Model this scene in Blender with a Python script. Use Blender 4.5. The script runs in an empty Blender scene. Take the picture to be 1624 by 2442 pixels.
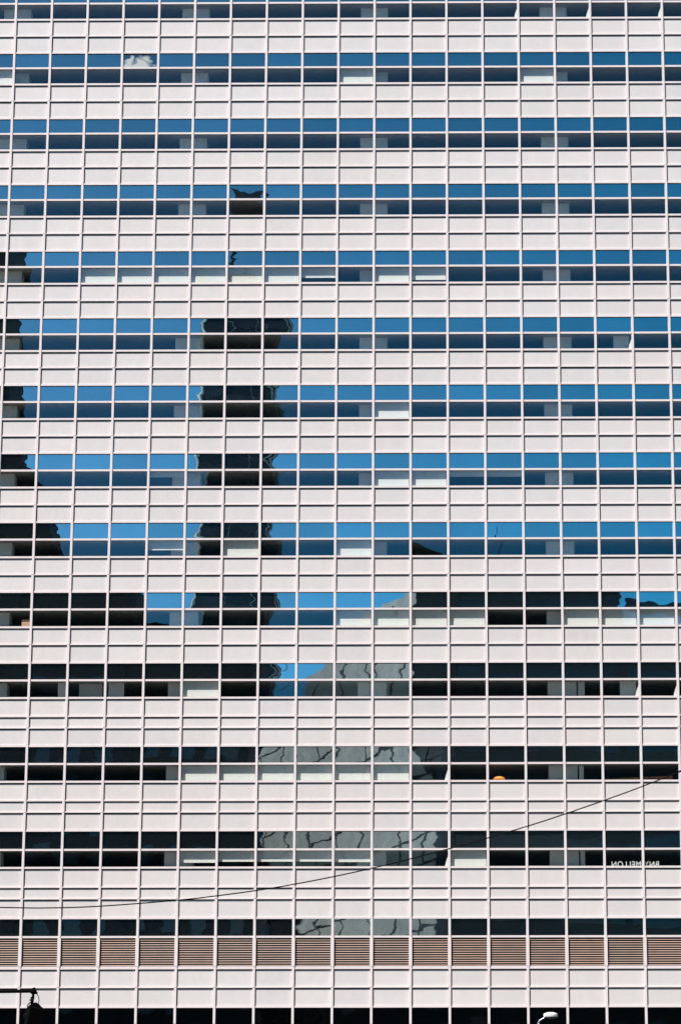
import bpy, math, random
from mathutils import Vector, Matrix
random.seed(11)
scene = bpy.context.scene
col = scene.collection
R = math.radians

# ------------------------------------------------------------------ camera
cam_data = bpy.data.cameras.new('camera')
cam = bpy.data.objects.new('camera', cam_data)
col.objects.link(cam)
rows_cam = ((0.99997895, 0.00638082, -0.00117437),
            (0.00266838, -0.23948861, 0.97089551),
            (0.00591386, -0.97087821, -0.23950060))
m = Matrix.Identity(4)
for i in range(3):
    for j in range(3):
        m[j][i] = rows_cam[i][j]
m.translation = Vector((21.7919, -130.7302, 1.6))
cam.matrix_world = m
cam_data.sensor_fit = 'VERTICAL'
cam_data.sensor_height = 36.0
cam_data.sensor_width = 24.0
cam_data.lens = 96.015
cam_data.shift_x = -0.0810
cam_data.clip_start = 0.5
cam_data.clip_end = 5000
scene.camera = cam

# ------------------------------------------------------------------ sky, sun, exposure
SUN_EL, SUN_AZ = 57.0, 39.7            # azimuth measured from the facade's normal, towards the left
to_sun = Vector((-math.sin(R(SUN_AZ)) * math.cos(R(SUN_EL)),
                 -math.cos(R(SUN_AZ)) * math.cos(R(SUN_EL)), math.sin(R(SUN_EL))))
world = bpy.data.worlds.new('World')
scene.world = world
world.use_nodes = True
nt = world.node_tree
nt.nodes.clear()
N, Lk = nt.nodes.new, nt.links.new
wout = N('ShaderNodeOutputWorld')
bg = N('ShaderNodeBackground')
sky = N('ShaderNodeTexSky')
sky.sky_type = 'NISHITA'
sky.sun_disc = False
sky.sun_elevation = R(SUN_EL)
sky.sun_rotation = math.atan2(to_sun.x, to_sun.y)
sky.altitude = 1500
sky.air_density = 0.8
sky.dust_density = 0.05
sky.ozone_density = 8.0
bg.inputs['Strength'].default_value = 0.050
# one small cumulus cloud low in the southern sky, mirrored by a single tilted pane
CLOUD = Vector((-0.1075, -0.8680, 0.4865)).normalized()
tc = N('ShaderNodeTexCoord')
sep = N('ShaderNodeSeparateXYZ')
Lk(tc.outputs['Generated'], sep.inputs[0])
def mth(op, a, b=None, c=None):
    n = N('ShaderNodeMath'); n.operation = op
    for k, v in enumerate((a, b, c)):
        if v is None: continue
        if isinstance(v, (int, float)): n.inputs[k].default_value = v
        else: Lk(v, n.inputs[k])
    return n.outputs[0]
noi = N('ShaderNodeTexNoise'); noi.inputs['Scale'].default_value = 260; noi.inputs['Detail'].default_value = 5
Lk(tc.outputs['Generated'], noi.inputs['Vector'])
dx = mth('SUBTRACT', sep.outputs[0], CLOUD.x)
dz = mth('SUBTRACT', sep.outputs[2], CLOUD.z)
dx2 = mth('MULTIPLY', mth('MULTIPLY', dx, dx), 16000)
hgt = mth('MULTIPLY', dz, 260)
f1 = mth('ADD', dx2, hgt)
f2 = mth('SUBTRACT', mth('MULTIPLY', noi.outputs[0], 2.0), f1)
mr = N('ShaderNodeMapRange'); mr.inputs[1].default_value = 0.9; mr.inputs[2].default_value = 1.3
Lk(f2, mr.inputs[0])
back = mth('LESS_THAN', sep.outputs[1], 0.0)
low = mth('GREATER_THAN', sep.outputs[2], CLOUD.z - 0.02)
msk = mth('MULTIPLY', mth('MULTIPLY', mr.outputs[0], back), low)
mixc = N('ShaderNodeMix'); mixc.data_type = 'RGBA'
Lk(msk, mixc.inputs[0])
tin = N('ShaderNodeMix'); tin.data_type = 'RGBA'; tin.blend_type = 'MULTIPLY'; tin.inputs[0].default_value = 1
side = N('ShaderNodeMapRange'); side.interpolation_type = 'SMOOTHSTEP'      # the sky deepens away from the sun's side
side.inputs[1].default_value = -0.22; side.inputs[2].default_value = 0.20
Lk(sep.outputs[0], side.inputs[0])
tone = N('ShaderNodeMix'); tone.data_type = 'RGBA'
tone.inputs[6].default_value = (0.82, 1.16, 1.04, 1); tone.inputs[7].default_value = (0.10, 0.80, 0.76, 1)
Lk(side.outputs[0], tone.inputs[0])
high = N('ShaderNodeMapRange'); high.inputs[1].default_value = 0.18; high.inputs[2].default_value = 0.46   # deeper overhead than near the skyline
high.inputs[3].default_value = 1.35; high.inputs[4].default_value = 0.70
Lk(sep.outputs[2], high.inputs[0])
tsc = N('ShaderNodeVectorMath'); tsc.operation = 'SCALE'
Lk(tone.outputs[2], tsc.inputs[0]); Lk(high.outputs[0], tsc.inputs['Scale']); Lk(tsc.outputs[0], tin.inputs[7])
Lk(sky.outputs[0], tin.inputs[6]); Lk(tin.outputs[2], mixc.inputs[6])
mixc.inputs[7].default_value = (12.0, 9.0, 8.6, 1)
Lk(mixc.outputs[2], bg.inputs['Color'])
Lk(bg.outputs[0], wout.inputs[0])

sun_d = bpy.data.lights.new('sun', 'SUN')
sun_d.energy = 4.8
sun_d.angle = R(0.53)
sun_d.color = (1.0, 0.95, 0.89)
sun = bpy.data.objects.new('sun', sun_d)
sun.rotation_euler = (-to_sun).to_track_quat('-Z', 'Y').to_euler()
sun.location = (0, -60, 120)
col.objects.link(sun)

scene.view_settings.view_transform = 'Standard'
scene.view_settings.look = 'None'
scene.view_settings.gamma = 1
scene.view_settings.exposure = 0.72
scene.render.engine = 'CYCLES'
scene.render.filter_size = 1.5
scene.cycles.max_bounces = 8
scene.cycles.transparent_max_bounces = 12

# ------------------------------------------------------------------ materials
MATS = {}
def principled(name, color, rough=0.6, metal=0.0, spec=0.5, var=0.0, rnd=0.0, scale=3.0, stretch=(1, 1, 1), tint=None):
    """plain paint / stone with a patchy tone (var) and a tone of its own per panel (rnd, read from the mesh)"""
    ma = bpy.data.materials.new(name); ma.use_nodes = True
    t = ma.node_tree; b = t.nodes['Principled BSDF']
    b.inputs['Roughness'].default_value = rough
    b.inputs['Metallic'].default_value = metal
    b.inputs['Specular IOR Level'].default_value = spec
    c4 = (*color, 1)
    b.inputs['Base Color'].default_value = c4
    if var or rnd:
        co = t.nodes.new('ShaderNodeTexCoord'); mp = t.nodes.new('ShaderNodeMapping')
        mp.inputs['Scale'].default_value = stretch
        t.links.new(co.outputs['Object'], mp.inputs[0])
        no = t.nodes.new('ShaderNodeTexNoise'); no.inputs['Scale'].default_value = scale
        no.inputs['Detail'].default_value = 6; no.inputs['Roughness'].default_value = 0.65
        t.links.new(mp.outputs[0], no.inputs['Vector'])
        r1 = t.nodes.new('ShaderNodeMapRange')
        r1.inputs[1].default_value = 0.3; r1.inputs[2].default_value = 0.7
        r1.inputs[3].default_value = 1 - var; r1.inputs[4].default_value = 1 + var
        t.links.new(no.outputs[0], r1.inputs[0])
        at = t.nodes.new('ShaderNodeAttribute'); at.attribute_name = 'rnd'
        r2 = t.nodes.new('ShaderNodeMapRange')
        r2.inputs[3].default_value = 1 - rnd; r2.inputs[4].default_value = 1 + rnd
        t.links.new(at.outputs['Fac'], r2.inputs[0])
        mu = t.nodes.new('ShaderNodeMath'); mu.operation = 'MULTIPLY'
        t.links.new(r1.outputs[0], mu.inputs[0]); t.links.new(r2.outputs[0], mu.inputs[1])
        base = t.nodes.new('ShaderNodeMix'); base.data_type = 'RGBA'
        base.inputs[6].default_value = c4
        base.inputs[7].default_value = (*(tint or color), 1)
        no2 = t.nodes.new('ShaderNodeTexNoise'); no2.inputs['Scale'].default_value = 0.13
        t.links.new(co.outputs['Object'], no2.inputs['Vector'])
        ad = t.nodes.new('ShaderNodeMath'); ad.operation = 'MULTIPLY_ADD'
        t.links.new(at.outputs['Fac'], ad.inputs[0]); ad.inputs[1].default_value = 0.5
        r3 = t.nodes.new('ShaderNodeMapRange'); r3.inputs[1].default_value = 0.35; r3.inputs[2].default_value = 0.65
        r3.inputs[4].default_value = 0.5
        t.links.new(no2.outputs[0], r3.inputs[0]); t.links.new(r3.outputs[0], ad.inputs[2])
        t.links.new(ad.outputs[0], base.inputs[0])
        sc = t.nodes.new('ShaderNodeVectorMath'); sc.operation = 'SCALE'
        t.links.new(base.outputs[2], sc.inputs[0]); t.links.new(mu.outputs[0], sc.inputs['Scale'])
        t.links.new(sc.outputs[0], b.inputs['Base Color'])
    MATS[name] = ma
    return ma

def wavy_normal(t, amp, scale):
    """old float-glass waviness: a few milliradians of slope, different in every pane"""
    co = t.nodes.new('ShaderNodeTexCoord')
    at = t.nodes.new('ShaderNodeAttribute'); at.attribute_name = 'rnd'
    w = t.nodes.new('ShaderNodeMath'); w.operation = 'MULTIPLY'; w.inputs[1].default_value = 91.7
    t.links.new(at.outputs['Fac'], w.inputs[0])
    mp = t.nodes.new('ShaderNodeMapping'); mp.inputs['Scale'].default_value = (0.75, 1.0, 1.25)
    t.links.new(co.outputs['Object'], mp.inputs[0])
    no = t.nodes.new('ShaderNodeTexNoise'); no.noise_dimensions = '4D'
    no.inputs['Scale'].default_value = scale; no.inputs['Detail'].default_value = 2.0
    no.inputs['Roughness'].default_value = 0.45
    t.links.new(mp.outputs[0], no.inputs['Vector']); t.links.new(w.outputs[0], no.inputs['W'])
    s = t.nodes.new('ShaderNodeVectorMath'); s.operation = 'SUBTRACT'; s.inputs[1].default_value = (0.5, 0.5, 0.5)
    t.links.new(no.outputs['Color'], s.inputs[0])
    k = t.nodes.new('ShaderNodeVectorMath'); k.operation = 'MULTIPLY'; k.inputs[1].default_value = (amp, 0, amp * 0.8)
    t.links.new(s.outputs[0], k.inputs[0])
    g = t.nodes.new('ShaderNodeNewGeometry')
    a = t.nodes.new('ShaderNodeVectorMath'); a.operation = 'ADD'
    t.links.new(g.outputs['Normal'], a.inputs[0]); t.links.new(k.outputs[0], a.inputs[1])
    n = t.nodes.new('ShaderNodeVectorMath'); n.operation = 'NORMALIZE'
    t.links.new(a.outputs[0], n.inputs[0])
    return n.outputs[0]

def mirror_glass(name, color, amp):
    ma = bpy.data.materials.new(name); ma.use_nodes = True
    t = ma.node_tree; t.nodes.clear()
    o = t.nodes.new('ShaderNodeOutputMaterial')
    gl = t.nodes.new('ShaderNodeBsdfGlossy'); gl.inputs['Color'].default_value = (*color, 1)
    gl.inputs['Roughness'].default_value = 0.0
    df = t.nodes.new('ShaderNodeBsdfDiffuse'); df.inputs['Color'].default_value = (0.004, 0.005, 0.006, 1)
    mx = t.nodes.new('ShaderNodeAddShader')
    at = t.nodes.new('ShaderNodeAttribute'); at.attribute_name = 'rnd'
    no = t.nodes.new('ShaderNodeTexNoise'); no.inputs['Scale'].default_value = 0.35; no.inputs['Detail'].default_value = 3
    co = t.nodes.new('ShaderNodeTexCoord'); t.links.new(co.outputs['Object'], no.inputs['Vector'])
    ad = t.nodes.new('ShaderNodeMath'); ad.operation = 'ADD'
    t.links.new(at.outputs['Fac'], ad.inputs[0]); t.links.new(no.outputs[0], ad.inputs[1])
    rr = t.nodes.new('ShaderNodeMapRange'); rr.inputs[1].default_value = 0.3; rr.inputs[2].default_value = 1.7
    rr.inputs[3].default_value = 0.80; rr.inputs[4].default_value = 1.13
    t.links.new(ad.outputs[0], rr.inputs[0])
    sc = t.nodes.new('ShaderNodeVectorMath'); sc.operation = 'SCALE'; sc.inputs[0].default_value = color
    t.links.new(rr.outputs[0], sc.inputs['Scale']); t.links.new(sc.outputs[0], gl.inputs['Color'])
    t.links.new(wavy_normal(t, amp, 1.5), gl.inputs['Normal'])
    t.links.new(gl.outputs[0], mx.inputs[0]); t.links.new(df.outputs[0], mx.inputs[1])
    t.links.new(mx.outputs[0], o.inputs[0])
    MATS[name] = ma
def clear_glass(name, refl, trans, fac, amp):
    ma = bpy.data.materials.new(name); ma.use_nodes = True
    t = ma.node_tree; t.nodes.clear()
    o = t.nodes.new('ShaderNodeOutputMaterial')
    gl = t.nodes.new('ShaderNodeBsdfGlossy'); gl.inputs['Color'].default_value = (*refl, 1)
    gl.inputs['Roughness'].default_value = 0.0
    tr = t.nodes.new('ShaderNodeBsdfTransparent'); tr.inputs['Color'].default_value = (*trans, 1)
    mx = t.nodes.new('ShaderNodeMixShader')
    ge = t.nodes.new('ShaderNodeNewGeometry'); mf = t.nodes.new('ShaderNodeMapRange')      # coating outside, plain glass inside
    mf.inputs[3].default_value = fac; mf.inputs[4].default_value = 0.06
    t.links.new(ge.outputs['Backfacing'], mf.inputs[0]); t.links.new(mf.outputs[0], mx.inputs[0])
    t.links.new(wavy_normal(t, amp, 1.5), gl.inputs['Normal'])
    t.links.new(tr.outputs[0], mx.inputs[1]); t.links.new(gl.outputs[0], mx.inputs[2])
    t.links.new(mx.outputs[0], o.inputs[0])
    MATS[name] = ma

principled('panel_enamel', (0.668, 0.642, 0.655), 0.5, var=0.035, rnd=0.055, scale=1.8, stretch=(1.2, 1, 0.7), tint=(0.65, 0.60, 0.595))
principled('frame_paint', (0.76, 0.68, 0.69), 0.45, var=0.03, rnd=0.0, scale=4)
principled('louvre_paint', (0.37, 0.275, 0.24), 0.55, var=0.12, rnd=0.08, scale=1.5, tint=(0.40, 0.255, 0.20))
principled('louvre_back', (0.02, 0.018, 0.016), 0.9)
mirror_glass('spandrel_glass', (0.62, 0.90, 0.94), 0.0065)
clear_glass('vision_glass', (0.45, 0.85, 0.95), (0.96, 0.985, 0.97), 0.215, 0.0050)
clear_glass('base_glass', (0.6, 0.75, 0.8), (0.4, 0.45, 0.45), 0.35, 0.007)
principled('blind_fabric', (0.80, 0.79, 0.76), 0.85, var=0.02, scale=5)
principled('column_paint', (0.86, 0.88, 0.86), 0.7, var=0.04, scale=2)
principled('ceiling_tile', (0.38, 0.37, 0.34), 0.9, var=0.06, scale=2)
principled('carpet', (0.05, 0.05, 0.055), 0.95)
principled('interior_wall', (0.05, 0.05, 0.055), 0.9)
principled('glow_wood', (0.50, 0.19, 0.05), 0.5, var=0.15, scale=3)  # orange-brown, brightened to stand for warm light behind the glass
principled('black_metal', (0.003, 0.003, 0.003), 0.8, spec=0.04)
principled('gasket_shade', (0.016, 0.009, 0.008), 0.9, spec=0.1)  # near-black, for gaskets and for painted-in shade lines
principled('cable_rubber', (0.006, 0.005, 0.005), 0.8, spec=0.1)
principled('galvanised', (0.55, 0.57, 0.60), 0.35, metal=0.6)
principled('lamp_white', (0.82, 0.82, 0.84), 0.35)
principled('card', (0.62, 0.36, 0.24), 0.8, var=0.05)
principled('orange_shade', (0.85, 0.30, 0.06), 0.6)
MATS['orange_shade'].node_tree.nodes['Principled BSDF'].inputs['Emission Color'].default_value = (1.0, 0.30, 0.05, 1)
MATS['orange_shade'].node_tree.nodes['Principled BSDF'].inputs['Emission Strength'].default_value = 0.5
principled('pink_wood', (0.62, 0.34, 0.28), 0.5)
principled('white_vinyl', (0.82, 0.84, 0.82), 0.5)
principled('asphalt', (0.04, 0.04, 0.042), 0.9, var=0.2, scale=0.6)
principled('concrete', (0.13, 0.125, 0.115), 0.9, var=0.12, scale=0.5)
principled('road_paint', (0.7, 0.7, 0.66), 0.7)
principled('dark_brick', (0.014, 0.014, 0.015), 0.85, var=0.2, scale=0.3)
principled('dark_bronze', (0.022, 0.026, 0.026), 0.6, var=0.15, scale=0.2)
principled('navy_cladding', (0.03, 0.038, 0.06), 0.5, var=0.75, scale=0.12)  # strong patchiness paints sky reflections into the cladding
principled('steel_trim', (0.55, 0.50, 0.48), 0.4)
principled('limestone', (0.44, 0.365, 0.36), 0.85, var=0.25, scale=0.4, rnd=0.05)
principled('stone_joint', (0.03, 0.032, 0.036), 0.9)
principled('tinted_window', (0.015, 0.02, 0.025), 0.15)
principled('timber_pole', (0.12, 0.08, 0.05), 0.9, var=0.2)
principled('lens_red', (0.25, 0.02, 0.02), 0.4)
principled('lens_amber', (0.3, 0.14, 0.02), 0.4)
principled('lens_green', (0.02, 0.2, 0.1), 0.4)

# ------------------------------------------------------------------ mesh helpers
class MB:
    def __init__(s): s.v, s.f, s.mi, s.r = [], [], [], []
    def quad(s, pts, mi=0, rnd=0.5):
        n = len(s.v); s.v += [tuple(p) for p in pts]; s.r += [rnd] * len(pts)
        s.f.append(tuple(range(n, n + len(pts)))); s.mi.append(mi)
    def box(s, x0, x1, y0, y1, z0, z1, mi=0, rnd=0.5, mat=None):
        n = len(s.v)
        P = [(x0,y0,z0),(x1,y0,z0),(x1,y1,z0),(x0,y1,z0),(x0,y0,z1),(x1,y0,z1),(x1,y1,z1),(x0,y1,z1)]
        if mat is not None: P = [tuple(mat @ Vector(p)) for p in P]
        s.v += P; s.r += [rnd] * 8
        for q in ((0,3,2,1),(4,5,6,7),(0,1,5,4),(1,2,6,5),(2,3,7,6),(3,0,4,7)):
            s.f.append(tuple(n + k for k in q)); s.mi.append(mi)
    def rings(s, rs, mi=0, cap=True):
        n = len(s.v); k = len(rs[0])
        for r in rs: s.v += [tuple(p) for p in r]; s.r += [0.5] * k
        for a in range(len(rs) - 1):
            for b in range(k):
                c = (b + 1) % k
                s.f.append((n + a*k + b, n + a*k + c, n + (a+1)*k + c, n + (a+1)*k + b)); s.mi.append(mi)
        if cap:
            s.f.append(tuple(n + b for b in reversed(range(k)))); s.mi.append(mi)
            s.f.append(tuple(n + (len(rs)-1)*k + b for b in range(k))); s.mi.append(mi)
    def tube(s, pts, rad, seg=8, mi=0):
        pts = [Vector(p) for p in pts]; rs = []
        rads = rad if isinstance(rad, (list, tuple)) else [rad] * len(pts)
        for i, p in enumerate(pts):
            d = (pts[min(i+1, len(pts)-1)] - pts[max(i-1, 0)]).normalized()
            up = Vector((0, 1, 0)) if abs(d.y) < 0.9 else Vector((0, 0, 1))
            a = d.cross(up).normalized(); b = d.cross(a).normalized()
            rs.append([p + (a * math.cos(2*math.pi*k/seg) + b * math.sin(2*math.pi*k/seg)) * rads[i] for k in range(seg)])
        s.rings(rs, mi)
    def lathe(s, prof, centre, seg=16, mi=0, mat=None):
        rs = []
        for r, z in prof:
            ring = [Vector((r * math.cos(2*math.pi*k/seg), r * math.sin(2*math.pi*k/seg), z)) for k in range(seg)]
            if mat is not None: ring = [mat @ p for p in ring]
            rs.append([p + Vector(centre) for p in ring])
        s.rings(rs, mi)
    def build(s, name, mats, parent=None, smooth=False):
        me = bpy.data.meshes.new(name)
        me.from_pydata(s.v, [], s.f); me.update()
        if isinstance(mats, str): mats = [mats]
        for k in mats: me.materials.append(MATS[k])
        me.polygons.foreach_set('material_index', s.mi)
        a = me.attributes.new('rnd', 'FLOAT', 'POINT'); a.data.foreach_set('value', s.r)
        if smooth: me.polygons.foreach_set('use_smooth', [True] * len(me.polygons))
        o = bpy.data.objects.new(name, me); col.objects.link(o)
        if parent is not None: o.parent = parent
        return o
def tag(o, label, cat, group=None):
    o['label'] = label; o['category'] = cat
    if group: o['group'] = group
    return o
def thing(name, label, cat, group=None):
    o = bpy.data.objects.new(name, None); col.objects.link(o); o.empty_display_size = 0.5
    return tag(o, label, cat, group)
def structure(o): o['kind'] = 'structure'; return o

# ------------------------------------------------------------------ ground
g = MB(); g.quad([(-1500,-1500,-0.14),(1500,-1500,-0.14),(1500,1500,-0.14),(-1500,1500,-0.14)]); structure(g.build('ground', 'concrete'))
g = MB(); g.quad([(-400,-100,-0.136),(400,-100,-0.136),(400,-12,-0.136),(-400,-12,-0.136)]); structure(g.build('road', 'asphalt'))
g = MB(); g.box(-400, 400, -11.8, 14, -0.13, 0.0); structure(g.build('pavement', 'concrete'))
g = MB(); g.box(-400, 400, -12, -11.8, -0.13, 0.01); structure(g.build('kerb', 'concrete'))
g = MB()
for k in range(-30, 40): g.quad([(k*9, -56.1, -0.131), (k*9+4, -56.1, -0.131), (k*9+4, -55.9, -0.131), (k*9, -55.9, -0.131)])
structure(g.build('road_marking', 'road_paint'))

# ------------------------------------------------------------------ the office tower
W = 1.85
ROW = {'b0': 60.967, 'c0': 60.065, 'd0': 59.152, 'a1': 58.232, 'b1': 57.387, 'c1': 56.489, 'd1': 55.578, 'a2': 54.637, 'b2': 53.793, 'c2': 52.893, 'd2': 51.984, 'a3': 51.055, 'b3': 50.208, 'c3': 49.307, 'd3': 48.404, 'a4': 47.487, 'b4': 46.63, 'c4': 45.727, 'd4': 44.833, 'a5': 43.943, 'b5': 43.07, 'c5': 42.193, 'd5': 41.311, 'a6': 40.422, 'b6': 39.539, 'c6': 38.649, 'd6': 37.777, 'a7': 36.902, 'b7': 36.014, 'c7': 35.135, 'd7': 34.253, 'a8': 33.376, 'b8': 32.499, 'c8': 31.604, 'd8': 30.724, 'a9': 29.862, 'b9': 28.982, 'c9': 28.098, 'd9': 27.235, 'a10': 26.334, 'b10': 25.465, 'c10': 24.592, 'e10': 23.691, 'd10': 23.127, 'a11': 22.245, 'b11': 21.368, 'c11': 20.504, 'e11': 19.596, 'd11': 19.032, 'a12': 18.151, 'b12': 17.231, 'c12': 16.37, 'e12': 15.448, 'd12': 14.892, 'a13': 13.977, 'b13': 13.085, 'c13': 11.633, 'd13': 10.715, 'a14': 9.806}
ROW['a0'] = 61.86
FL = list(range(0, 13))
for k in range(1, 5):                       # storeys above the picture
    for q in 'abcd': ROW[q + str(-k)] = ROW[q + '0'] + 3.65 * k
    FL.insert(0, -k)
ZTOP = ROW['a-4'] + 0.9
B0, B1 = -6, 26                             # bays
tower = thing('office_tower', 'white panelled office tower with bands of blue mirrored windows filling the whole view', 'office building')
tower.location = (0, 0, 0)
HA, HB, HC, HD = 0.043, 0.048, 0.048, 0.025 # half heights of the four kinds of rail
MH = 0.056                                  # half width of a mullion
XL, XR = B0 * W, B1 * W

# vertical mullions, cut by a narrow expansion joint at every mid-panel rail
joints = sorted(ROW[k] for k in ROW if k[0] == 'd')
for j in range(B0, B1 + 1):
    mb = MB(); x = j * W
    cuts = [5.0] + joints + [ZTOP]
    for a, b in zip(cuts[:-1], cuts[1:]):
        za = a + (0.012 if a in joints else 0); zb = b - (0.012 if b in joints else 0)
        o = random.uniform(-0.004, 0.004)
        mb.box(x - MH + o, x + MH + o, -0.082, 0.07, za, zb)
        if b in joints: mb.box(x - MH + 0.012, x + MH - 0.012, -0.060, 0.06, zb - 0.001, zb + 0.025)
    # wider cover strip beside the louvres
    mb.box(x - 0.078, x + 0.078, -0.090, 0.05, ROW['c13'] + 0.066, ROW['b13'] - 0.050)
    mb.build('mullion', 'frame_paint', tower)

# horizontal rails
for key, z in sorted(ROW.items(), key=lambda t: t[1]):
    h = {'a': HA, 'b': HB, 'c': HC, 'd': HD, 'e': 0.034}[key[0]]
    if key == 'c13': h = 0.068
    pr = {'a': -0.040, 'b': -0.040, 'c': -0.052, 'd': -0.054, 'e': -0.050}[key[0]]
    mb = MB()
    for j in range(B0, B1):
        dz = random.uniform(-0.004, 0.004)
        mb.box(j * W + MH + 0.006, (j + 1) * W - MH - 0.006, pr, 0.068, z - h + dz, z + h + dz)
    mb.build('transom', 'frame_paint', tower)

def tilt_quad(mb, x0, x1, z0, z1, y, mi, tx=None, tz=None):
    tx = random.gauss(0, 0.0012) if tx is None else tx
    tz = random.gauss(0, 0.0010) if tz is None else tz
    xc, zc = (x0 + x1) / 2, (z0 + z1) / 2
    f = lambda x, z: (x, y + (x - xc) * tx + (z - zc) * tz, z)
    mb.quad([f(x0, z0), f(x1, z0), f(x1, z1), f(x0, z1)], mi, random.random())

def in_view(j): return -1 <= j <= 18
# windows: a mirrored upper light and a clear lower light
def window(mb, fl, j):
    x0, x1 = j * W + MH - 0.004, (j + 1) * W - MH + 0.004
    a, b, c = (ROW[q + str(fl)] for q in 'abc')
    if fl == 1 and j == 3: tilt_quad(mb, x0, x1, b + HB - 0.01, a - HA + 0.01, 0.052, 0, 0.0, 0.052)
    else: tilt_quad(mb, x0, x1, b + HB - 0.004, a - HA + 0.004, 0.040, 0)
    tilt_quad(mb, x0, x1, c + HC - 0.004, b - HB + 0.004, 0.040, 1)
    mb.box(x0, x1, 0.018, 0.036, a - HA - 0.026, a - HA + 0.002, 2)      # black gasket strips, painting in the shaded line under each rail
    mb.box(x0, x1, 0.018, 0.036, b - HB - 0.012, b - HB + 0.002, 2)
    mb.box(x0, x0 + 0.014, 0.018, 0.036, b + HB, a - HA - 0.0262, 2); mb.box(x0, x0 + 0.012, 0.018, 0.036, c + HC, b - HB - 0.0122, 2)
wins = []
for fl in FL:
    for j in range(B0, B1): wins.append((fl, j))
vis = sorted([w for w in wins if w[0] >= 0 and in_view(w[1])], key=lambda w: -w[0] * 100 + abs(w[1] - 9))
solo = vis[:100]
for fl, j in solo:
    mb = MB(); window(mb, fl, j); mb.build('window', ['spandrel_glass', 'vision_glass', 'gasket_shade'], tower)
mb = MB()
for w in wins:
    if w not in solo: window(mb, *w)
o = mb.build('window', ['spandrel_glass', 'vision_glass', 'gasket_shade'], tower); o['kind'] = 'stuff'

# storey 13: mirrored light over louvres; storey 14: tall dark glass of the base
for j in range(B0, B1):
    x0, x1 = j * W + MH - 0.004, (j + 1) * W - MH + 0.004
    mb = MB(); tilt_quad(mb, x0, x1, ROW['b13'] + HB - 0.004, ROW['a13'] - HA + 0.004, 0.040, 0)
    mb.build('clerestory_pane', 'spandrel_glass', tower)
    mb = MB(); tilt_quad(mb, x0, x1, 5.0, ROW['a14'] - HA + 0.004, 0.045, 0)
    mb.build('base_window', 'base_glass', tower)
    # louvres
    mb = MB(); lt, lb = ROW['b13'] - 0.070, ROW['c13'] + 0.078; n = 12
    p = (lt - lb) / n
    r = random.random()
    for k in range(n):
        z = lb + (k + 0.5) * p
        mb.quad([(x0 - .02, -0.010, z - p * 0.30), (x1 + .02, -0.010, z - p * 0.30), (x1 + .02, 0.014, z - p * 0.04), (x0 - .02, 0.014, z - p * 0.04)], 0, r)
        mb.quad([(x0 - .02, -0.010, z - p * 0.34), (x1 + .02, -0.010, z - p * 0.34), (x1 + .02, -0.010, z - p * 0.30), (x0 - .02, -0.010, z - p * 0.30)], 0, r)
        mb.quad([(x0 - .02, -0.010, z - p * 0.34), (x0 - .02, 0.012, z - p * 0.08), (x1 + .02, 0.012, z - p * 0.08), (x1 + .02, -0.010, z - p * 0.34)], 0, r)
    mb.box(x0 - .02, x1 + .02, 0.055, 0.066, ROW['c13'] + 0.066, ROW['b13'] - 0.05, 1)
    mb.build('louvre_panel', ['louvre_paint', 'louvre_back'], tower)

# spandrel panels
panels = []
def panel_rows():
    out = []
    for fl in FL + [13]:
        c, d = ROW['c%d' % fl], ROW['d%d' % fl]
        nxt = ROW['a%d' % (fl + 1)]
        hc = 0.066 if fl == 13 else HC
        if 'e%d' % fl in ROW:
            e = ROW['e%d' % fl]
            out += [(fl, e + 0.034, c - hc), (fl, d + HD, e - 0.034)]
        else: out.append((fl, d + HD, c - hc))
        out.append((fl, nxt + HA, d - HD))
    out.append((-5, ROW['a-4'] + HA, ZTOP))
    return out
PR = panel_rows()
def panel(mb, r, j):
    fl, z0, z1 = r
    x0, x1 = j * W + MH + 0.001, (j + 1) * W - MH - 0.001
    y = random.uniform(-0.0015, 0.0015); rn = min(1, max(0, random.gauss(0.5, 0.22)))
    mb.box(x0 + 0.026, x1, y, 0.060, z0 - 0.004, z1 - 0.054, 0, rn)        # panel stops short at the head and one side, where shade falls
    mb.box(x0, x1, 0.052, 0.068, z1 - 0.052, z1 + 0.002, 1); mb.box(x0 - 0.002, x0 + 0.024, 0.052, 0.068, z0, z1 - 0.054, 1)  # near-black strips fill that gap and deepen the rail and mullion shadows
allp = [(r, j) for r in PR for j in range(B0, B1)]
visp = sorted([p for p in allp if in_view(p[1]) and p[0][0] >= 0], key=lambda p: (p[0][1], abs(p[1] - 9)))
solo = visp[:100]
for p in solo:
    mb = MB(); panel(mb, *p); mb.build('spandrel_panel', ['panel_enamel', 'gasket_shade'], tower)
mb = MB()
for p in allp:
    if p not in solo: panel(mb, *p)
o = mb.build('spandrel_panel', ['panel_enamel', 'gasket_shade'], tower); o['kind'] = 'stuff'

# the body behind the curtain wall
mb = MB()
ceil = MB(); sill = MB()
for fl in FL:
    b, c, d = ROW['b%d' % fl], ROW['c%d' % fl], ROW['d%d' % fl]
    up = ROW['d%d' % (fl - 1)] if ('d%d' % (fl - 1)) in ROW else ZTOP
    ceil.box(XL, XR, 0.075, 9.0, b - 0.02, b + 0.10)
    mb.box(XL, XR, 0.075, 9.0, b + 0.10, up)
    sill.box(XL, XR, 0.075, 0.16, d, c + 0.01)
mb.box(XL, XR, 0.075, 9.0, 10.2, ROW['d12'])
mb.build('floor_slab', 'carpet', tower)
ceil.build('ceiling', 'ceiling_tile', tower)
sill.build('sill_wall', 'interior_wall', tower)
mb = MB()
mb.box(XL, XR, 9.0, 26, 0, ZTOP); mb.box(XL - .3, XL, 0.0, 26, 0, ZTOP); mb.box(XR, XR + .3, 0.0, 26, 0, ZTOP)
mb.build('core_wall', 'interior_wall', tower)
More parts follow.
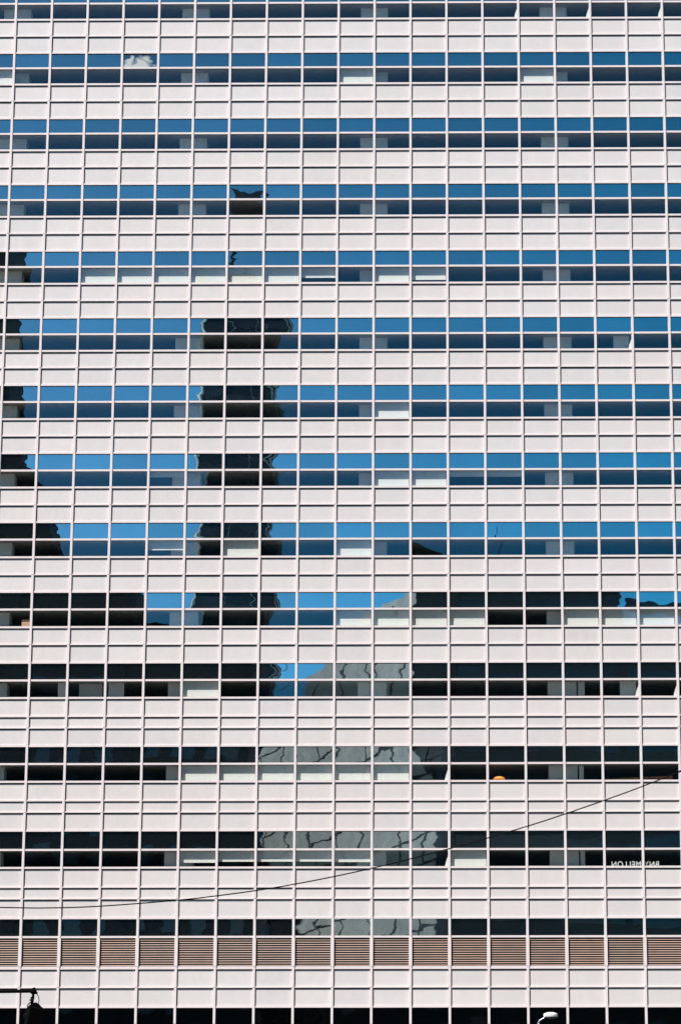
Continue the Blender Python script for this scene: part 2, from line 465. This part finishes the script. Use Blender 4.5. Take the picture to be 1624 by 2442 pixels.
mb = MB(); mb.box(XL - .3, XR + .3, -0.1, 26, ZTOP, ZTOP + 0.5); mb.build('roof', 'panel_enamel', tower)
# lobby storey below the picture
mb = MB(); mb.box(XL, XR, -0.10, 0.3, 4.2, 5.0); mb.build('lobby_fascia', 'panel_enamel', tower)
mb = MB()
for j in range(B0, B1 + 1, 5): mb.box(j*W - .4, j*W + .4, -0.05, 0.8, 0, 4.2)
mb.build('lobby_pier', 'panel_enamel', tower)
mb = MB(); mb.box(XL, XR, 2.0, 2.02, 0, 4.2); mb.build('lobby_glazing', 'tinted_window', tower)
# columns standing behind the glass, every fifth bay
for j in range(-5, 26, 5):
    mb = MB()
    mb.box(j*W - 0.72, j*W + 0.67, 0.62, 1.5, 9.9, ZTOP - 0.5)
    mb.build('column', 'column_paint', tower)

# roller blinds: (storey, bay, how far down, 1 = to the sill)
BL = [(1,-1,1),(1,9,1),(1,14,1),
      (4,2,1),(4,3,.97),(4,4,.86),(4,5,1),(4,6,1),(4,7,1),(4,8,.60),(4,10,1),(4,11,.74),
      (6,10,.92),(7,10,1),(7,11,1),(7,12,.36),(7,13,.36),(7,4,.34),
      (8,4,.55),(8,6,1),(8,9,.90),
      (9,9,1),(9,10,1),(9,11,1),(9,12,1),(9,15,1),(9,16,1),(9,17,1),(9,18,1),
      (10,5,.97),(11,5,1),(11,6,1),(11,7,1),(11,8,1),(11,9,1),(11,10,1),
      (12,5,.68),(12,6,.63),(12,7,.63),(12,8,.63),(12,9,.66),(12,12,1)]
for fl, j, fr in BL:
    b, c = ROW['b%d' % fl], ROW['c%d' % fl]
    z0 = b - (b - c) * fr - (0.03 if fr == 1 else 0)
    y = 0.165
    mb = MB(); mb.box(j*W + 0.075, (j+1)*W - 0.075, y, y + 0.004, z0, b - 0.02)
    o = mb.build('blind', 'blind_fabric', tower)
    mb = MB(); mb.box(j*W + 0.07, (j+1)*W - 0.07, y - 0.006, y + 0.010, z0 - 0.02, z0); mb.build('bottom_bar', 'frame_paint', o)
# curtains and light partitions glimpsed at the glass: (storey, x from, x to in bays, depth)
for fl, xa, xb, y in [(5,16.50,16.93,.5),(10,1.72,1.98,.5),(10,2.25,2.86,.9),(10,3.05,3.46,.55),(10,16.5,16.93,.45),
                      (10,15.4,15.58,.60),(11,15.4,15.52,.60),(12,15.4,15.52,.60)]:
    b, c = ROW['b%d' % fl], ROW['c%d' % fl]
    mb = MB(); mb.box(xa*W, xb*W, y, y + 0.05, c - 0.9, b - 0.02); mb.build('partition', 'column_paint', tower)
for fl, jm in [(0,14),(0,16),(0,18),(5,17),(10,17),(10,18),(11,12),(12,12)]:
    b, c = ROW['b%d' % fl], ROW['c%d' % fl]; x = jm * W - MH
    mb = MB()
    pts = [(x + .02, b - .25), (x - .02, b - .35), (x - .10, b - .60), (x - .16, c), (x + .02, c)]
    n = len(mb.v)
    mb.rings([[(px, 0.10, pz) for px, pz in pts], [(px, 0.13, pz) for px, pz in pts]])
    mb.build('curtain', 'blind_fabric', tower)

# lettering on the inside of the glass, so it reads backwards from the street
fc = bpy.data.curves.new('lettering', 'FONT'); fc.body = 'BNY MELLON'; fc.size = 0.40; fc.extrude = 0.006
fc.offset = 0.001; fc.space_character = 1.12
tmp = bpy.data.objects.new('lettering_source', fc); col.objects.link(tmp)
bpy.context.view_layer.update()
me = bpy.data.meshes.new_from_object(tmp.evaluated_get(bpy.context.evaluated_depsgraph_get()))
bpy.data.objects.remove(tmp)
xs = [v.co.x for v in me.vertices]; wid = max(xs) - min(xs); x_min = min(xs)
TX0, TX1 = 29.95, 32.20
for v in me.vertices:
    u = (v.co.x - x_min) / wid
    v.co = Vector((TX1 - u * (TX1 - TX0), 0.062 + v.co.z, ROW['c12'] + HC - 0.055 + v.co.y))
me.flip_normals()
me.materials.clear(); me.materials.append(MATS['white_vinyl'])
lt = bpy.data.objects.new('lettering', me); col.objects.link(lt); lt.parent = tower

# ------------------------------------------------------------------ things standing inside the windows
mb = MB(); z0 = ROW['c9'] + 0.01
mb.box(1.35, 1.76, 0.22, 0.52, z0, z0 + 0.42); mb.box(1.35, 1.76, 0.215, 0.22, z0 + .2, z0 + .215)
tag(mb.build('cardboard_box', 'card'), 'small peach cardboard box standing in a dark window at the left edge of the facade', 'box')
t = thing('table_lamp', 'orange dome lampshade glowing in a dark window low on the right of the facade', 'lamp')
t.location = (24.62, 0.45, ROW['c11'] - 0.33)
mb = MB(); mb.lathe([(.02,.62),(.10,.615),(.20,.59),(.27,.54),(.29,.48),(.27,.48)], (0,0,0), 20); mb.build('lamp_shade', 'orange_shade', t, True)
mb = MB(); mb.lathe([(.12,0),(.12,.02),(.015,.03),(.015,.60)], (0,0,0), 12); mb.build('stem', 'black_metal', t)
for x, where in ((2.61, 'leftmost'), (5.49, 'middle'), (8.40, 'rightmost')):
    t = thing('hoop_chair', '%s of the three pinkish round chair backs just above a window sill on the left' % where, 'chair', 'round backed chairs behind the window')
    t.location = (x, 0.55, ROW['c8'] - 0.76)
    mb = MB(); mb.tube([(-.30*math.cos(a), 0, .50 + .47*math.sin(a)) for a in [math.pi*k/16 for k in range(17)]], 0.018, 8); mb.build('backrest', 'pink_wood', t)
    mb = MB(); mb.lathe([(.0,.44),(.25,.44),(.27,.47),(.25,.50),(.0,.50)], (0, .22, 0), 16); mb.build('seat', 'pink_wood', t)
    for sx in (-1, 1):
        for yy in (0.05, 0.40):
            mb = MB(); mb.tube([(sx*.18, yy, .45), (sx*.22, yy, 0)], 0.016, 6); mb.build('leg', 'pink_wood', t)
mb = MB()  # counter added in place of a warm glow in the room
zc = ROW['c11'] + HC + 0.09
mb.quad([(29.7, .5, zc - .5), (33.0, .5, zc - .5), (33.0, .5, zc + .17), (31.6, .5, zc + .12), (29.7, .5, zc + .03)])
mb.quad([(29.7, .5, zc + .03), (31.6, .5, zc + .12), (33.0, .5, zc + .17), (33.0, 1.2, zc + .17), (31.6, 1.2, zc + .12), (29.7, 1.2, zc + .03)])
mb.quad([(29.7, .5, zc - .5), (29.7, .5, zc + .03), (29.7, 1.2, zc + .03), (29.7, 1.2, zc - .5)])
mb.quad([(33.0, .5, zc - .5), (33.0, 1.2, zc - .5), (33.0, 1.2, zc + .17), (33.0, .5, zc + .17)])
tag(mb.build('glow_counter', 'glow_wood'), 'brown wooden counter added for the warm glow behind a dark window at the right edge', 'counter')

# ------------------------------------------------------------------ overhead cable
cab = [(14.929, 5.816), (15.648, 5.806), (16.497, 5.832), (17.678, 5.921), (18.454, 6.008), (19.237, 6.120), (20.152, 6.290), (21.002, 6.480), (21.986, 6.732), (22.452, 6.862), (23.169, 7.072), (23.737, 7.256), (24.584, 7.550), (25.158, 7.765), (25.504, 7.900)]
pts = [(-12.0, -88, 10.9), (-4, -88, 8.35), (4, -88, 6.75), (10, -88, 6.05), (13, -88, 5.85)] + [(x, -88, z) for x, z in cab]
fine = []
for i in range(len(pts) - 1):                 # Catmull-Rom through the sag
    p0, p1, p2, p3 = (Vector(pts[max(i-1,0)]), Vector(pts[i]), Vector(pts[i+1]), Vector(pts[min(i+2,len(pts)-1)]))
    for k in range(5):
        s = k / 5
        fine.append(0.5 * ((2*p1) + (p2-p0)*s + (2*p0-5*p1+4*p2-p3)*s*s + (3*p1-p0-3*p2+p3)*s**3))
fine.append(Vector(pts[-1]))
ct = thing('overhead_cable', 'thin black cable sagging across the lower facade from left to right', 'cable')
mb = MB(); mb.tube(fine, 0.0095, 8); mb.build('wire', 'cable_rubber', ct, True)
mb = MB(); mb.lathe([(.008, -.16), (.014, -.10), (.016, -.02), (.045, 0), (.06, .04), (.045, .09), (.02, .10), (.055, .13), (.06, .2), (.01, .22)], (25.62, -88, 7.955), 14,
                    mat=Matrix.Rotation(R(66), 4, 'Y'))
mb.build('end_clamp', 'black_metal', ct, True)
up = thing('utility_pole', 'brown timber pole holding the thin black cable just past the right edge', 'pole')
up.location = (26.2, -88, 0)
mb = MB(); mb.tube([(0,0,-.14),(0,0,9.4)], [.16,.11], 14); mb.build('shaft', 'timber_pole', up, True)
mb = MB(); mb.tube([(-.34,0,8.03),(-.1,0,8.12)], .02, 8); mb.build('bracket', 'black_metal', up)
up2 = thing('utility_pole', 'brown timber pole holding the thin black cable far past the left edge', 'pole')
up2.location = (-12.15, -88, 0)
mb = MB(); mb.tube([(0,0,-.14),(0,0,11.6)], [.16,.11], 14); mb.build('shaft', 'timber_pole', up2, True)

# ------------------------------------------------------------------ traffic signal
ts = thing('traffic_signal', 'black traffic signal hanging from a mast arm at the bottom left corner', 'traffic signal')
ts.location = (6.2, -74, 0)
def L(x, y, z): return (x - 6.2, y, z)
mb = MB(); mb.tube([L(6.2,0,-.14), L(6.2,0,6.2)], [.11,.08], 16); mb.build('mast', 'black_metal', ts, True)
mb = MB(); mb.tube([L(6.2,0,5.48), L(10,0,5.48), L(12.7,0,5.482), L(13.40,0,5.487), L(13.46,0,5.487)], [.055,.045,.037,.034,.03], 14); mb.build('arm', 'black_metal', ts, True)
mb = MB()
mb.rings([[L(*p) for p in ((13.37,y,5.50),(13.385,y,5.525),(13.43,y,5.552),(13.47,y,5.562),(13.485,y,5.53),(13.49,y,5.50),(13.525,y,5.46),(13.515,y,5.435),(13.45,y,5.425),(13.40,y,5.43),(13.37,y,5.455))] for y in (-.055, .055)])
mb.tube([L(13.435,0,5.45), L(13.435,0,5.34)], .027, 12)
mb.tube([L(13.385,0,5.352), L(13.46,0,5.348)], .022, 10)
mb.tube([L(13.425,0,5.35), L(13.415,0,5.22)], .032, 12)
mb.tube([L(13.365,0,5.31), L(13.42,0,5.30)], .016, 8)
mb.build('hanger', 'black_metal', ts, True)
mb = MB()
mb.tube([L(13.485,0,5.445), L(13.525,0,5.415), L(13.552,0,5.36), L(13.560,0,5.30), L(13.550,0,5.24), L(13.525,0,5.18), L(13.49,0,5.15)], .008, 8)
mb.tube([L(13.39,0,5.27), L(13.345,0,5.235), L(13.320,0,5.195), L(13.325,0,5.165), L(13.36,0,5.15)], .008, 8)
mb.tube([L(13.38,0,5.25), L(13.35,0,5.20), L(13.355,0,5.16)], .006, 8)
mb.build('wire_loop', 'cable_rubber', ts, True)
Mh = Matrix.Translation(Vector(L(13.51, 0.0, 5.16))) @ Matrix.Rotation(R(9), 4, 'Y') @ Matrix.Rotation(R(28), 4, 'Z')
mb = MB()
mb.box(-.165, .165, -.10, .10, -1.06, -.03, mat=Mh)
mb.rings([[Mh @ Vector(p) for p in ring] for ring in (
    [(-.165,-.10,-.03),(.165,-.10,-.03),(.165,.10,-.03),(-.165,.10,-.03)],
    [(-.15,-.085,.0),(.15,-.085,.0),(.15,.085,.0),(-.15,.085,.0)])])
for k in range(3):
    mb.box(-.15, .15, -.112, -.10, -.34 - .35*k, -.06 - .35*k, mat=Mh)
hs = mb.build('housing', 'black_metal', ts)
mb = MB(); mb.rings([[Mh @ Vector(p) for p in ((-.16,y,.0),(-.10,y,.05),(-.04,y,.095),(.02,y,.075),(.10,y,.02),(.15,y,0.0))] for y in (-.05,.05)]); mb.build('saddle', 'black_metal', ts)
for k, lm in enumerate(('lens_red', 'lens_amber', 'lens_green')):
    zc = -.20 - .35 * k
    mb = MB(); mb.rings([[Mh @ Vector((.12*math.cos(a), y, zc + .12*math.sin(a))) for a in [2*math.pi*q/20 for q in range(20)]] for y in (.10, .115)])
    lo = mb.build('lens', lm, ts)
    mb = MB()
    outer = [(math.cos(a), math.sin(a)) for a in [math.pi*(-.15 + 1.3*q/18) for q in range(19)]]
    ring = [(.15*c, .15*s) for c, s in outer] + [(.14*c, .14*s) for c, s in reversed(outer)]
    mb.rings([[Mh @ Vector((c, y, zc + s)) for c, s in ring] for y in (.10, .30)]); mb.build('visor', 'black_metal', ts)

# ------------------------------------------------------------------ street lamp
sl = thing('street_lamp', 'small white street lamp head on a curved arm at the bottom edge right of centre', 'street lamp')
sl.location = (24.93, -41, 0)
def S(x, z, y=0): return (x - 24.93, y, z)
mb = MB(); mb.tube([S(24.93,-.14), S(24.93,6.0), S(24.935,6.70)], [.09,.05,.030], 14); mb.build('pole', 'galvanised', sl, True)
mb = MB(); mb.tube([S(24.936,6.68), S(24.942,6.735), S(24.965,6.775), S(25.01,6.81), S(25.06,6.835), S(25.12,6.868), S(25.17,6.89)], [.026,.026,.024,.022,.021,.02,.02], 12); mb.build('arm', 'galvanised', sl, True)
mb = MB()
for k in range(1):
    rs = []
    for (xx, zz, ry) in []: pass
prof = [(.0,7.052),(.08,7.046),(.15,7.028),(.205,7.008),(.228,6.995),(.232,6.975),(.230,6.90),(.222,6.892),(.0,6.892)]
mb.lathe([(r, z) for r, z in prof], S(25.33, 0), 28, mat=Matrix.Diagonal((1, .62, 1, 1)))
hd = mb.build('lamp_head', 'lamp_white', sl, True)
md = hd.modifiers.new('edges', 'EDGE_SPLIT'); md.split_angle = R(38)
mb = MB(); mb.lathe([(.0,6.893),(.20,6.893),(.18,6.868),(.12,6.85),(.0,6.845)], S(25.35, 0), 24, mat=Matrix.Diagonal((1, .6, 1, 1)))
mb.build('lens', 'tinted_window', hd, True)

# ------------------------------------------------------------------ buildings across the street, seen only as reflections
def facing_windows(mb, x0, x1, z0, z1, y, px, pz, fw, fh):
    nx = int((x1 - x0) / px); nz = int((z1 - z0) / pz)
    for i in range(nx):
        for k in range(nz):
            xa = x0 + (i + .5 - fw/2) * px; za = z0 + (k + .5 - fh/2) * pz
            mb.box(xa, xa + fw*px, y, y + 0.05, za, za + fh*pz)
# dark stepped block on the left
t = thing('stepped_building', 'dark stepped building mirrored as a black shape in the left windows', 'building')
mb = MB()
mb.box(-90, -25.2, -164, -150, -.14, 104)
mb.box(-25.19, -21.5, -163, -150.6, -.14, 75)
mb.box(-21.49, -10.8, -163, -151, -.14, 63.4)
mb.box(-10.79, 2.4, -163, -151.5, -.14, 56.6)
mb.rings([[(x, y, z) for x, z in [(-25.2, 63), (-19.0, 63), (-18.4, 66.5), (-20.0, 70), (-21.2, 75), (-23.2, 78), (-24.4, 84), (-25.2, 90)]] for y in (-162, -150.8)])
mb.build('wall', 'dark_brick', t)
mb = MB()
facing_windows(mb, -88, -26, 4, 102, -149.99, 4.0, 3.6, .5, .55)
facing_windows(mb, -21, -12, 4, 61, -150.99, 3.0, 3.6, .5, .55)
facing_windows(mb, -10, 2.1, 4, 53, -151.49, 3.0, 3.6, .5, .55)
o = mb.build('window', 'tinted_window', t); o['kind'] = 'stuff'
# slim navy skyscraper
t = thing('skyscraper', 'slim dark skyscraper mirrored as a tall narrow strip left of centre in the windows', 'skyscraper')
Mr = Matrix.Translation(Vector((-14.6, -350, 0))) @ Matrix.Rotation(R(-7), 4, 'Z')
mb = MB(); mb.box(-7.2, 7.2, -24, 0, -.14, 164, mat=Mr); mb.box(.1, .7, -10, -9.4, 164, 176, mat=Mr); mb.box(-2.6, 3.4, -14, -6, 176, 184.5, mat=Mr); mb.build('wall', 'navy_cladding', t)
mb = MB()
for k in range(45): mb.box(-7.0, 6.0, 0.001, 0.12, 3 + k*3.6, 4.7 + k*3.6, mat=Mr)
o = mb.build('window', 'tinted_window', t); o['kind'] = 'stuff'
mb = MB()
for xx in (6.2, 6.75): mb.box(xx, xx + .22, 0.001, 0.9, 0, 164, mat=Mr)
mb.box(-7.5, -7.21, -10, 0.4, 0, 166, mat=Mr)
for xx in (-3.0, 1.6): mb.box(xx, xx + .10, 0.13, 0.4, 0, 164, mat=Mr)
mb.build('corner_fin', 'steel_trim', t)
# pale stone block, its long face turned towards the sun
t = thing('stone_building', 'pale stone building mirrored as grey wavy patches in the lower middle windows', 'building')
mb = MB(); jt = MB()
ax = Vector((0.31, 0.95, 0)).normalized(); nn = Vector((-0.95, 0.31, 0)).normalized()
P0 = Vector((-2.8, -250, 0)); LEN = 79.0
def Mface():
    m = Matrix.Identity(4); back = -nn
    for i in range(3): m[i][0] = ax[i]; m[i][1] = back[i]; m[i][2] = (0, 0, 1)[i]; m[i][3] = P0[i]
    return m
MF = Mface()
for s0, s1, h, dpt in ((0, 21, 61.5, 12), (21.01, 33, 68, 12), (33.01, 45, 71.6, 12), (45.01, LEN, 71.0, 12)):
    mb.box(s0, s1, 0, dpt, -.14, h, mat=MF, rnd=random.random())
mb.build('wall', 'limestone', t)
k = 1.5
while k < LEN:
    h = 60 if k < 20 else 67 if k < 32 else 70.5 if k < 44 else 70
    jt.box(k, k + 0.55, -0.06, -0.005, 0, h, mat=MF); k += 12.1
jt.build('window_strip', 'stone_joint', t)
jt = MB()
for q in range(19): jt.box(0, 20.9 if q > 14 else LEN, -0.05, -0.006, 3 + q*3.8, 3.09 + q*3.8, mat=MF)
jt.build('course_joint', 'stone_joint', t)
# dark block added beside it to cast shade on the lower stone
t = thing('shading_block', 'plain dark block added to shade the stone building, mirrored below the slim skyscraper', 'building')
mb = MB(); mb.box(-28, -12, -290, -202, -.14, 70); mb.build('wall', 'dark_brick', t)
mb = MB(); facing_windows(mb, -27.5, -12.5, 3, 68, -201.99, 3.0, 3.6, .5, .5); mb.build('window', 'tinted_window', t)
# broad dark block on the right
t = thing('glass_office_building', 'broad dark office building mirrored as a black band across the right windows', 'building')
mb = MB()
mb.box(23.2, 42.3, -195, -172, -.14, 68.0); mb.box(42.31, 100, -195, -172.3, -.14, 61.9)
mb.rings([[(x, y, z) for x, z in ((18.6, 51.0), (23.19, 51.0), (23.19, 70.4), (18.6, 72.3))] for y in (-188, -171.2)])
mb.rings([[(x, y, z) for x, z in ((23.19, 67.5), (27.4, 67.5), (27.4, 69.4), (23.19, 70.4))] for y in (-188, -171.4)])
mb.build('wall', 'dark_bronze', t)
mb = MB()
for q in range(17): mb.box(23.4, 42, -171.99, -171.85, 3.2 + q*3.8, 5.0 + q*3.8); mb.box(43, 99, -172.29, -172.15, 3.2 + q*3.8, 5.0 + q*3.8)
o = mb.build('window_band', 'tinted_window', t); o['kind'] = 'stuff'
mb = MB(); mb.tube([(28.2, -180, 66), (28.2, -180, 76.5)], .05, 8); mb.build('mast', 'black_metal', t)
t = thing('low_building', 'low dark building mirrored in the bottom row of windows right of centre', 'building')
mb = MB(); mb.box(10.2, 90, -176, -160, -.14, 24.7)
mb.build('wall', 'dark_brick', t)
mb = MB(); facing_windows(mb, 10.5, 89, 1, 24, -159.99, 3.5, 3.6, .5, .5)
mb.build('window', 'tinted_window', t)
